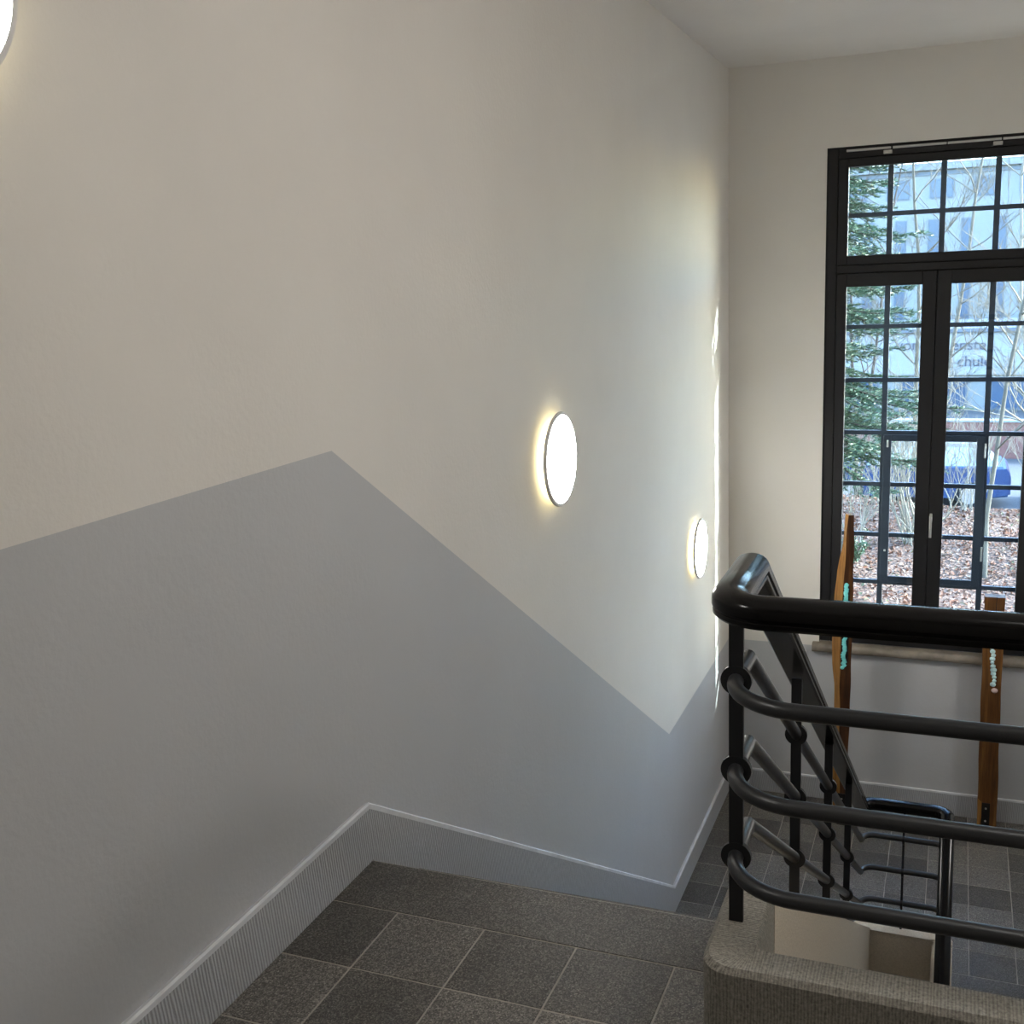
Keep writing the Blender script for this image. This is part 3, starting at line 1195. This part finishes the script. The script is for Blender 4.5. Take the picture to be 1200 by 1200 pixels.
# leaf litter
verts, faces = [], []
for i in range(24000):
    x = rnd.uniform(-5, 6.5)
    y = rnd.uniform(11, 21.4)
    z = gz(y, x) + rnd.uniform(0.0, 0.035)
    s = rnd.uniform(0.02, 0.042)
    m_ = Matrix.Translation((x, y, z)) @ Euler((rnd.gauss(0, 0.5), rnd.gauss(0, 0.5), rnd.uniform(0, 6.28))).to_matrix().to_4x4()
    k0 = len(verts)
    for p in ((-1.2, 0, 0), (0, -0.6, 0.25), (1.2, 0, 0), (0, 0.6, 0.25)):
        verts.append(m_ @ (Vector(p) * s))
    faces += [(k0, k0 + 1, k0 + 2), (k0, k0 + 2, k0 + 3)]
me = bpy.data.meshes.new('leaf_litter')
me.from_pydata([tuple(v_) for v_ in verts], [], faces)
o = obj_me('leaf_litter', me, LEAF)
tag(o, 'fallen reddish brown leaves covering the garden ground', 'leaves', kind='stuff')


class Tubes:
    def __init__(self):
        self.v, self.f = [], []

    def tube(self, pts, rs, k=5):
        base = len(self.v)
        for i, p in enumerate(pts):
            t = (pts[min(i + 1, len(pts) - 1)] - pts[max(i - 1, 0)]).normalized()
            s = t.cross(Vector((0.31, 0.87, 0.2)))
            if s.length < 1e-3:
                s = t.cross(Vector((1, 0, 0)))
            s.normalize()
            u_ = s.cross(t)
            for j in range(k):
                a = 2 * math.pi * j / k
                self.v.append(tuple(p + (s * math.cos(a) + u_ * math.sin(a)) * rs[i]))
        for i in range(len(pts) - 1):
            for j in range(k):
                a = base + i * k + j
                b_ = base + i * k + (j + 1) % k
                self.f.append((a, b_, b_ + k, a + k))

    def build(self, name, mat, parent):
        me = bpy.data.meshes.new(name)
        me.from_pydata(self.v, [], self.f)
        o = obj_me(name, me, mat, None, True)
        return under(o, parent)


def grow(T, p, d, L, r, depth, rg, spread=0.55, up=0.12, k=5, nseg=4):
    pts, rs = [p.copy()], [r]
    q, dd = p.copy(), d.normalized()
    for i in range(nseg):
        dd = (dd + Vector((rg.gauss(0, 0.13), rg.gauss(0, 0.13), rg.gauss(0, 0.08) + up * 0.4))).normalized()
        q = q + dd * (L / nseg)
        pts.append(q.copy())
        rs.append(r * (1 - 0.6 * (i + 1) / nseg))
    T.tube(pts, rs, k)
    if depth <= 0:
        return
    for c in range(rg.choice((3, 3, 4, 4))):
        t = rg.uniform(0.3, 1.0)
        i = min(int(t * nseg), nseg - 1)
        pp = pts[i].lerp(pts[i + 1], t * nseg - i)
        ax = Vector((rg.gauss(0, 1), rg.gauss(0, 1), rg.gauss(0, 0.5))).normalized()
        nd = (dd + ax * spread * rg.uniform(0.7, 1.5) + Vector((0, 0, up))).normalized()
        grow(T, pp, nd, L * rg.uniform(0.5, 0.72), max(r * (1 - 0.6 * t) * rg.uniform(0.5, 0.7), 0.0045), depth - 1, rg, spread, up, 4 if depth < 3 else 5, 3)


def bare_tree(x, y, stems, hgt, r, label, seed, mat, depth=4, spread=0.5, lean=(0, 0), group='bare trees outside'):
    rg = random.Random(seed)
    root = empty('bare_tree', (x, y, gz(y, x)))
    tag(root, label, 'tree', group)
    A, B = Tubes(), Tubes()
    for s in range(stems):
        d = Vector((rg.gauss(0, 0.07) + lean[0], rg.gauss(0, 0.12) + lean[1], 1)).normalized()
        p = Vector((x + rg.uniform(-0.15, 0.15), y + rg.uniform(-0.15, 0.15), gz(y, x) - 0.05))
        pts, rs = [p.copy()], [r]
        q, dd = p.copy(), d
        NS = 9
        for i in range(NS):
            dd = (dd + Vector((rg.gauss(0, 0.06), rg.gauss(0, 0.06), 0.05))).normalized()
            q = q + dd * (hgt / NS)
            pts.append(q.copy())
            rs.append(r * (1 - 0.75 * (i + 1) / NS))
        A.tube(pts, rs, 8)
        for i in range(2, NS + 1):
            for c in range(2):
                a = rg.uniform(0, 6.28)
                nd = Vector((math.cos(a), math.sin(a), rg.uniform(0.3, 1.0)))
                grow(B, pts[i], nd, hgt * 0.16 * rg.uniform(0.7, 1.3), rs[i] * 0.5, depth - 2, rg, spread)
    A.build('trunk', mat, root)
    B.build('branches', mat, root)
    return root


bare_tree(2.02, 15.5, 1, 8, 0.035, 'slender grey bare tree standing close in front of the window', 3, BARK, 4)
bare_tree(2.75, 17.5, 2, 8, 0.04, 'twin stemmed pale bare tree right of the slender tree', 11, TWIG, 5)
bare_tree(0.98, 22.5, 2, 9, 0.05, 'bare tree at the street edge before the blue car', 5, BARK, 5, 0.5, (-0.08, 0))
bare_tree(3.6, 24.0, 2, 10, 0.06, 'tall bare tree at the street edge before the brick wall', 8, BARK, 5)
bare_tree(-0.35, 23.4, 2, 8, 0.045, 'bare tree behind the conifer at the street edge', 21, DBARK)
bare_tree(5.2, 21.0, 2, 8, 0.05, 'bare tree beyond the right edge of the window', 31, BARK)


def shrub(x, y, stems, hgt, label, seed, mat, r=0.012, spread=0.45):
    rg = random.Random(seed)
    root = empty('bare_shrub', (x, y, gz(y, x)))
    tag(root, label, 'shrub', 'bare shrubs outside')
    A = Tubes()
    for s in range(stems):
        d = Vector((rg.gauss(0, 0.28), rg.gauss(0, 0.28), 1))
        p = Vector((x + rg.gauss(0, 0.12), y + rg.gauss(0, 0.12), gz(y, x) - 0.03))
        grow(A, p, d, hgt * rg.uniform(0.6, 1.1), r * rg.uniform(0.7, 1.3), 2, rg, spread, 0.15, 5, 5)
    A.build('stems', mat, root)
    return root


shrub(1.02, 17.5, 22, 1.9, 'dense pale stemmed bare shrub below the conifer', 41, TWIG, 0.016)
shrub(0.10, 17.0, 14, 1.2, 'low bare shrub left behind the slim stele', 42, TWIG)
shrub(1.85, 19.5, 12, 1.3, 'low bare shrub on the leaf strewn edge before the blue car', 43, TWIG)
shrub(2.9, 19.8, 12, 1.5, 'bare shrub beside the twin stemmed tree', 44, TWIG)
shrub(0.45, 20.0, 14, 1.4, 'bare shrub at the street edge below the conifer', 45, TWIG)
shrub(-0.6, 19.0, 14, 1.6, 'bare shrub beyond the left edge of the window', 46, TWIG)

# small evergreen bush
bu = empty('evergreen_bush', (0.28, 15.6, gz(15.6, 0.28)))
tag(bu, 'small evergreen bush on the leaf strewn ground behind the slim stele', 'bush')
T = Tubes()
verts, faces = [], []
rg = random.Random(77)
base = Vector((0.28, 15.6, gz(15.6, 0.28)))
for s in range(26):
    d = Vector((rg.gauss(0, 0.4), rg.gauss(0, 0.4), 1)).normalized()
    L = rg.uniform(0.25, 0.55)
    T.tube([base, base + d * L * 0.5, base + d * L + Vector((0, 0, 0.02))], [0.006, 0.004, 0.002], 4)
    for q in range(16):
        t = rg.uniform(0.25, 1.0)
        p = base + d * L * t
        m_ = Matrix.Translation(p) @ Euler((rg.uniform(-1, 1), rg.uniform(-1, 1), rg.uniform(0, 6.28))).to_matrix().to_4x4()
        k0 = len(verts)
        for c in ((0, 0, 0), (0.03, -0.014, 0.006), (0.07, 0, 0), (0.03, 0.014, 0.006)):
            verts.append(tuple(m_ @ Vector(c)))
        faces += [(k0, k0 + 1, k0 + 2), (k0, k0 + 2, k0 + 3)]
T.build('stems', DBARK, bu)
me = bpy.data.meshes.new('foliage')
me.from_pydata(verts, [], faces)
under(obj_me('foliage', me, SHRUBL), bu)


def conifer(x, y, hgt, reach, label, seed, nb=95):
    rg = random.Random(seed)
    g0 = gz(y, x)
    root = empty('conifer', (x, y, g0))
    tag(root, label, 'tree', 'conifers outside')
    A, B = Tubes(), Tubes()
    A.tube([Vector((x, y, g0 - 0.1 + hgt * i / 10)) + Vector((rg.gauss(0, 0.02), rg.gauss(0, 0.02), 0)) for i in range(11)],
           [0.15 * (1 - i / 10.5) + 0.01 for i in range(11)], 8)
    verts, faces = [], []

    def needles(p, d, L):
        side = d.cross(Vector((0, 0, 1)))
        if side.length < 1e-3:
            side = Vector((1, 0, 0))
        side.normalize()
        upv = side.cross(d)
        nn = int(L / 0.0085)
        for i in range(nn):
            t = (i + 0.5) / nn
            q = p + d * (L * t)
            a = rg.uniform(-0.5, math.pi + 0.5)
            nd = (d * 0.7 + side * math.cos(a) + upv * math.sin(a) * 0.55).normalized()
            ln = rg.uniform(0.045, 0.085)
            wd = nd.cross(Vector((rg.gauss(0, 1), rg.gauss(0, 1), rg.gauss(0, 1)))).normalized() * 0.0065
            k0 = len(verts)
            verts.extend((tuple(q - wd), tuple(q + wd), tuple(q + nd * ln)))
            faces.append((k0, k0 + 1, k0 + 2))
    for i in range(nb):
        t = 0.22 + 0.75 * (i / nb)
        z = g0 + hgt * t
        a = i * 2.399 + rg.uniform(-0.3, 0.3)
        L = reach * (1 - t) ** 0.75 * rg.uniform(0.75, 1.1) + 0.15
        d = Vector((math.cos(a), math.sin(a), rg.uniform(-0.15, 0.2))).normalized()
        pts, rs = [Vector((x, y, z))], [0.022 * (1 - t) + 0.008]
        q, dd = pts[0].copy(), d
        NS = 7
        for s in range(NS):
            dd = (dd + Vector((0, 0, -0.09 if s < 4 else 0.10)) + Vector((rg.gauss(0, 0.05), rg.gauss(0, 0.05), 0))).normalized()
            q = q + dd * (L / NS)
            pts.append(q.copy())
            rs.append(rs[0] * (1 - 0.85 * (s + 1) / NS))
        if pts[-1].x > x + 1.2 and 0.3 < pts[-1].z < 0.95:
            continue
        B.tube(pts, rs, 4)
        for s in range(1, NS + 1):
            seg = (pts[s] - pts[s - 1]).normalized()
            needles(pts[s - 1], seg, (pts[s] - pts[s - 1]).length)
            for sg in (-1, 1):
                for rep in range(3):
                    sd = seg.cross(Vector((0, 0, 1))).normalized() * sg
                    nd = (seg * rg.uniform(0.5, 1.0) + sd * rg.uniform(0.6, 1.0) + Vector((0, 0, rg.uniform(-0.5, 0.05)))).normalized()
                    p0 = pts[s - 1].lerp(pts[s], rg.random())
                    l2 = L * 0.26 * (1.15 - s / NS) + 0.10
                    B.tube([p0, p0 + nd * l2], [0.005, 0.002], 3)
                    needles(p0, nd, l2)
    A.build('trunk', DBARK, root)
    B.build('branches', DBARK, root)
    me = bpy.data.meshes.new('needles')
    me.from_pydata(verts, [], faces)
    nd_ = under(obj_me('needles', me, NEEDLE), root)
    nd_['kind'] = 'stuff'
    return root


conifer(-0.35, 14.0, 8.6, 2.3, 'large green conifer filling the left side of the window', 5, 250)
conifer(-3.6, 17.5, 8.0, 2.2, 'green conifer standing further left outside the window', 9, 80)


# ------------------------------------------------------------------ parked cars
def car(x, y, label, body, glass, roofm, length=4.3, face=1):
    root = empty('parked_car', (x, y, -3.9))
    tag(root, label, 'car', 'parked cars')
    L = length
    zb = -3.9

    def P(u, z):
        return (x + face * (u - 0.5) * L, zb + z)
    low = [P(0.0, 0.30), P(0.0, 0.72), P(0.03, 0.86), P(0.24, 0.95), P(0.97, 0.98), P(1.0, 0.80), P(1.0, 0.30), P(0.86, 0.24), P(0.14, 0.24)]
    bm = bmesh.new()
    add_prism(bm, low, 1, y - 0.86, y + 0.86)
    es = [e for e in bm.edges]
    bmesh.ops.bevel(bm, geom=es, offset=0.05, segments=2, affect='EDGES')
    under(obj('body', bm, body, smooth='auto'), root)
    cab = [P(0.25, 0.94), P(0.40, 1.42), P(0.50, 1.49), P(0.82, 1.47), P(0.94, 0.97)]
    bm = bmesh.new()
    add_prism(bm, cab, 1, y - 0.72, y + 0.72)
    under(obj('cabin_glass', bm, glass), root)
    bm = bmesh.new()
    add_prism(bm, [P(0.40, 1.42), P(0.50, 1.495), P(0.82, 1.475), P(0.86, 1.34), P(0.80, 1.40), P(0.52, 1.42), P(0.42, 1.36)], 1, y - 0.735, y + 0.735)
    rf = under(obj('roof', bm, roofm), root)
    for u in (0.585, 0.26):
        bm = bmesh.new()
        a = P(u, 0.95)
        b_ = P(u + (0.02 if u > 0.4 else 0.15), 1.44)
        add_prism(bm, [(a[0] - 0.03, a[1]), (a[0] + 0.03, a[1]), (b_[0] + 0.03, b_[1]), (b_[0] - 0.03, b_[1])], 1, y - 0.732, y + 0.732)
        under(obj('pillar', bm, body), root)
    for u in (0.19, 0.80):
        for s in (-1, 1):
            c = P(u, 0.31)
            bm = bmesh.new()
            add_cyl(bm, (c[0], y + s * 0.78, c[1]), (0, 1, 0), 0.31, 0.2, 24)
            wh = under(obj('wheel', bm, TYRE, smooth='auto'), root)
            bpy.context.view_layer.update()
            bm = bmesh.new()
            add_cyl(bm, (c[0], y + s * 0.885, c[1]), (0, 1, 0), 0.20, 0.02, 20)
            hb = obj('hub_cap', bm, STEEL)
            hb.parent = wh
            hb.matrix_parent_inverse = wh.matrix_world.inverted()
    return root


CARGL = flat('car_glass_sky_sheen', (0.45, 0.58, 0.66), 0.1, 0.0, 0.9)  # pale sky reflection put into the glass colour
car(0.6, 27.6, 'blue parked car with pale roof behind the garden edge', CARB, CARGL, CARW, 4.3)  # sky reflection on the roof put into its pale colour
car(-4.3, 27.6, 'blue parked car further along the street behind the conifer', CARB, CARGL, CARB, 4.2, -1)
car(5.6, 27.8, 'white parked car behind the tall bare tree', CARW, CARGL, CARW, 4.3)

# ------------------------------------------------------------------ brick wall, pavilion with sign, building
bwall = empty('brick_wall', (2, 34, -3.9))
tag(bwall, 'low red brick wall across the street', 'wall')
bm = bmesh.new()
add_box(bm, -16, 18, 34.0, 34.3, -3.9, -2.86)
under(obj('wall_body', bm, BRICKM), bwall)
bm = bmesh.new()
add_box(bm, -16.1, 18.1, 33.95, 34.35, -2.86, -2.80, bev=0.01)
under(obj('coping', bm, FASCIA), bwall)

pav = empty('pavilion', (1, 45, -3.9))
tag(pav, 'flat roofed pavilion with lettered white fascia across the street', 'building')
bm = bmesh.new()
add_box(bm, -18, 20, 45.3, 52, -3.9, -2.53)
under(obj('wall', bm, FACADE), pav)
bm = bmesh.new()
add_box(bm, -18.3, 20.3, 44.95, 52.2, -2.53, -0.93, bev=0.02)
fas = under(obj('fascia', bm, FASCIA), pav)
bm = bmesh.new()
add_box(bm, -18.5, 20.5, 44.8, 52.4, -0.93, -0.78, bev=0.02)
under(obj('roof_edge', bm, FRAMEFAR), pav)
for i in range(11):
    xa = -16.5 + i * 3.2
    bm = bmesh.new()
    add_box(bm, xa, xa + 2.4, 45.24, 45.32, -3.85, -2.65)
    wn = under(obj('window', bm, FRAMEFAR), pav)
    bpy.context.view_layer.update()
    for j in range(2):
        bm = bmesh.new()
        add_box(bm, xa + 0.07 + j * 1.16, xa + 1.17 + j * 1.16, 45.22, 45.25, -3.78, -2.72)
        p = obj('pane', bm, DARKGL)
        p.parent = wn
        p.matrix_parent_inverse = wn.matrix_world.inverted()
bpy.context.view_layer.update()


def lettering(txt, x, z, size, ax='LEFT'):
    cu = bpy.data.curves.new('lettering', 'FONT')
    cu.body = txt
    cu.size = size
    cu.extrude = 0.015
    cu.align_x = ax
    o = bpy.data.objects.new('tmp', cu)
    COL.objects.link(o)
    o.location = (x, 44.93, z)
    o.rotation_euler = (math.radians(90), 0, 0)
    bpy.context.view_layer.update()
    dg = bpy.context.evaluated_depsgraph_get()
    me = bpy.data.meshes.new_from_object(o.evaluated_get(dg))
    me.transform(o.matrix_world)
    bpy.data.objects.remove(o)
    me.materials.clear()
    t = obj_me('lettering', me, LETTER)
    t.parent = fas
    t.matrix_parent_inverse = fas.matrix_world.inverted()
    return t


lettering('von', -0.68, -1.55, 0.56)
lettering('enste', 1.28, -1.58, 0.56)
lettering('chule', 1.50, -2.19, 0.56)

bld = empty('office_building', (1, 66, -4))
tag(bld, 'pale multi storey building with square windows behind the bare trees', 'building')
bm = bmesh.new()
add_box(bm, -22, 24, 62.0, 74, -4, 6.25)
under(obj('wall', bm, FACADE), bld)
bm = bmesh.new()
add_box(bm, -22.3, 24.3, 61.7, 74.3, 6.25, 6.62, bev=0.03)
under(obj('cornice', bm, FACADE), bld)
bm = bmesh.new()
add_box(bm, -22, 24, 61.93, 62.0, 6.02, 6.20)
under(obj('eaves_band', bm, FRAMEFAR), bld)


def far_window(x0, x1, z0, z1, panes=2):
    bm = bmesh.new()
    add_box(bm, x0, x1, 61.96, 62.05, z0, z1)
    wn = under(obj('window', bm, FRAMEFAR), bld)
    bpy.context.view_layer.update()
    wd = (x1 - x0 - 0.05 * (panes + 1)) / panes
    for j in range(panes):
        bm = bmesh.new()
        a = x0 + 0.05 + j * (wd + 0.05)
        add_box(bm, a, a + wd, 61.94, 61.965, z0 + 0.05, z1 - 0.05)
        p = obj('pane', bm, DARKGL)
        p.parent = wn
        p.matrix_parent_inverse = wn.matrix_world.inverted()


for i in range(-7, 8):
    xa = -0.12 + i * 2.08
    far_window(xa, xa + 1.10, 4.87, 5.84)
    xb = -0.15 + i * 1.58
    far_window(xb, xb + 0.53, 2.05, 3.85, 1)
    far_window(xb, xb + 0.53, -1.2, 0.6, 1)
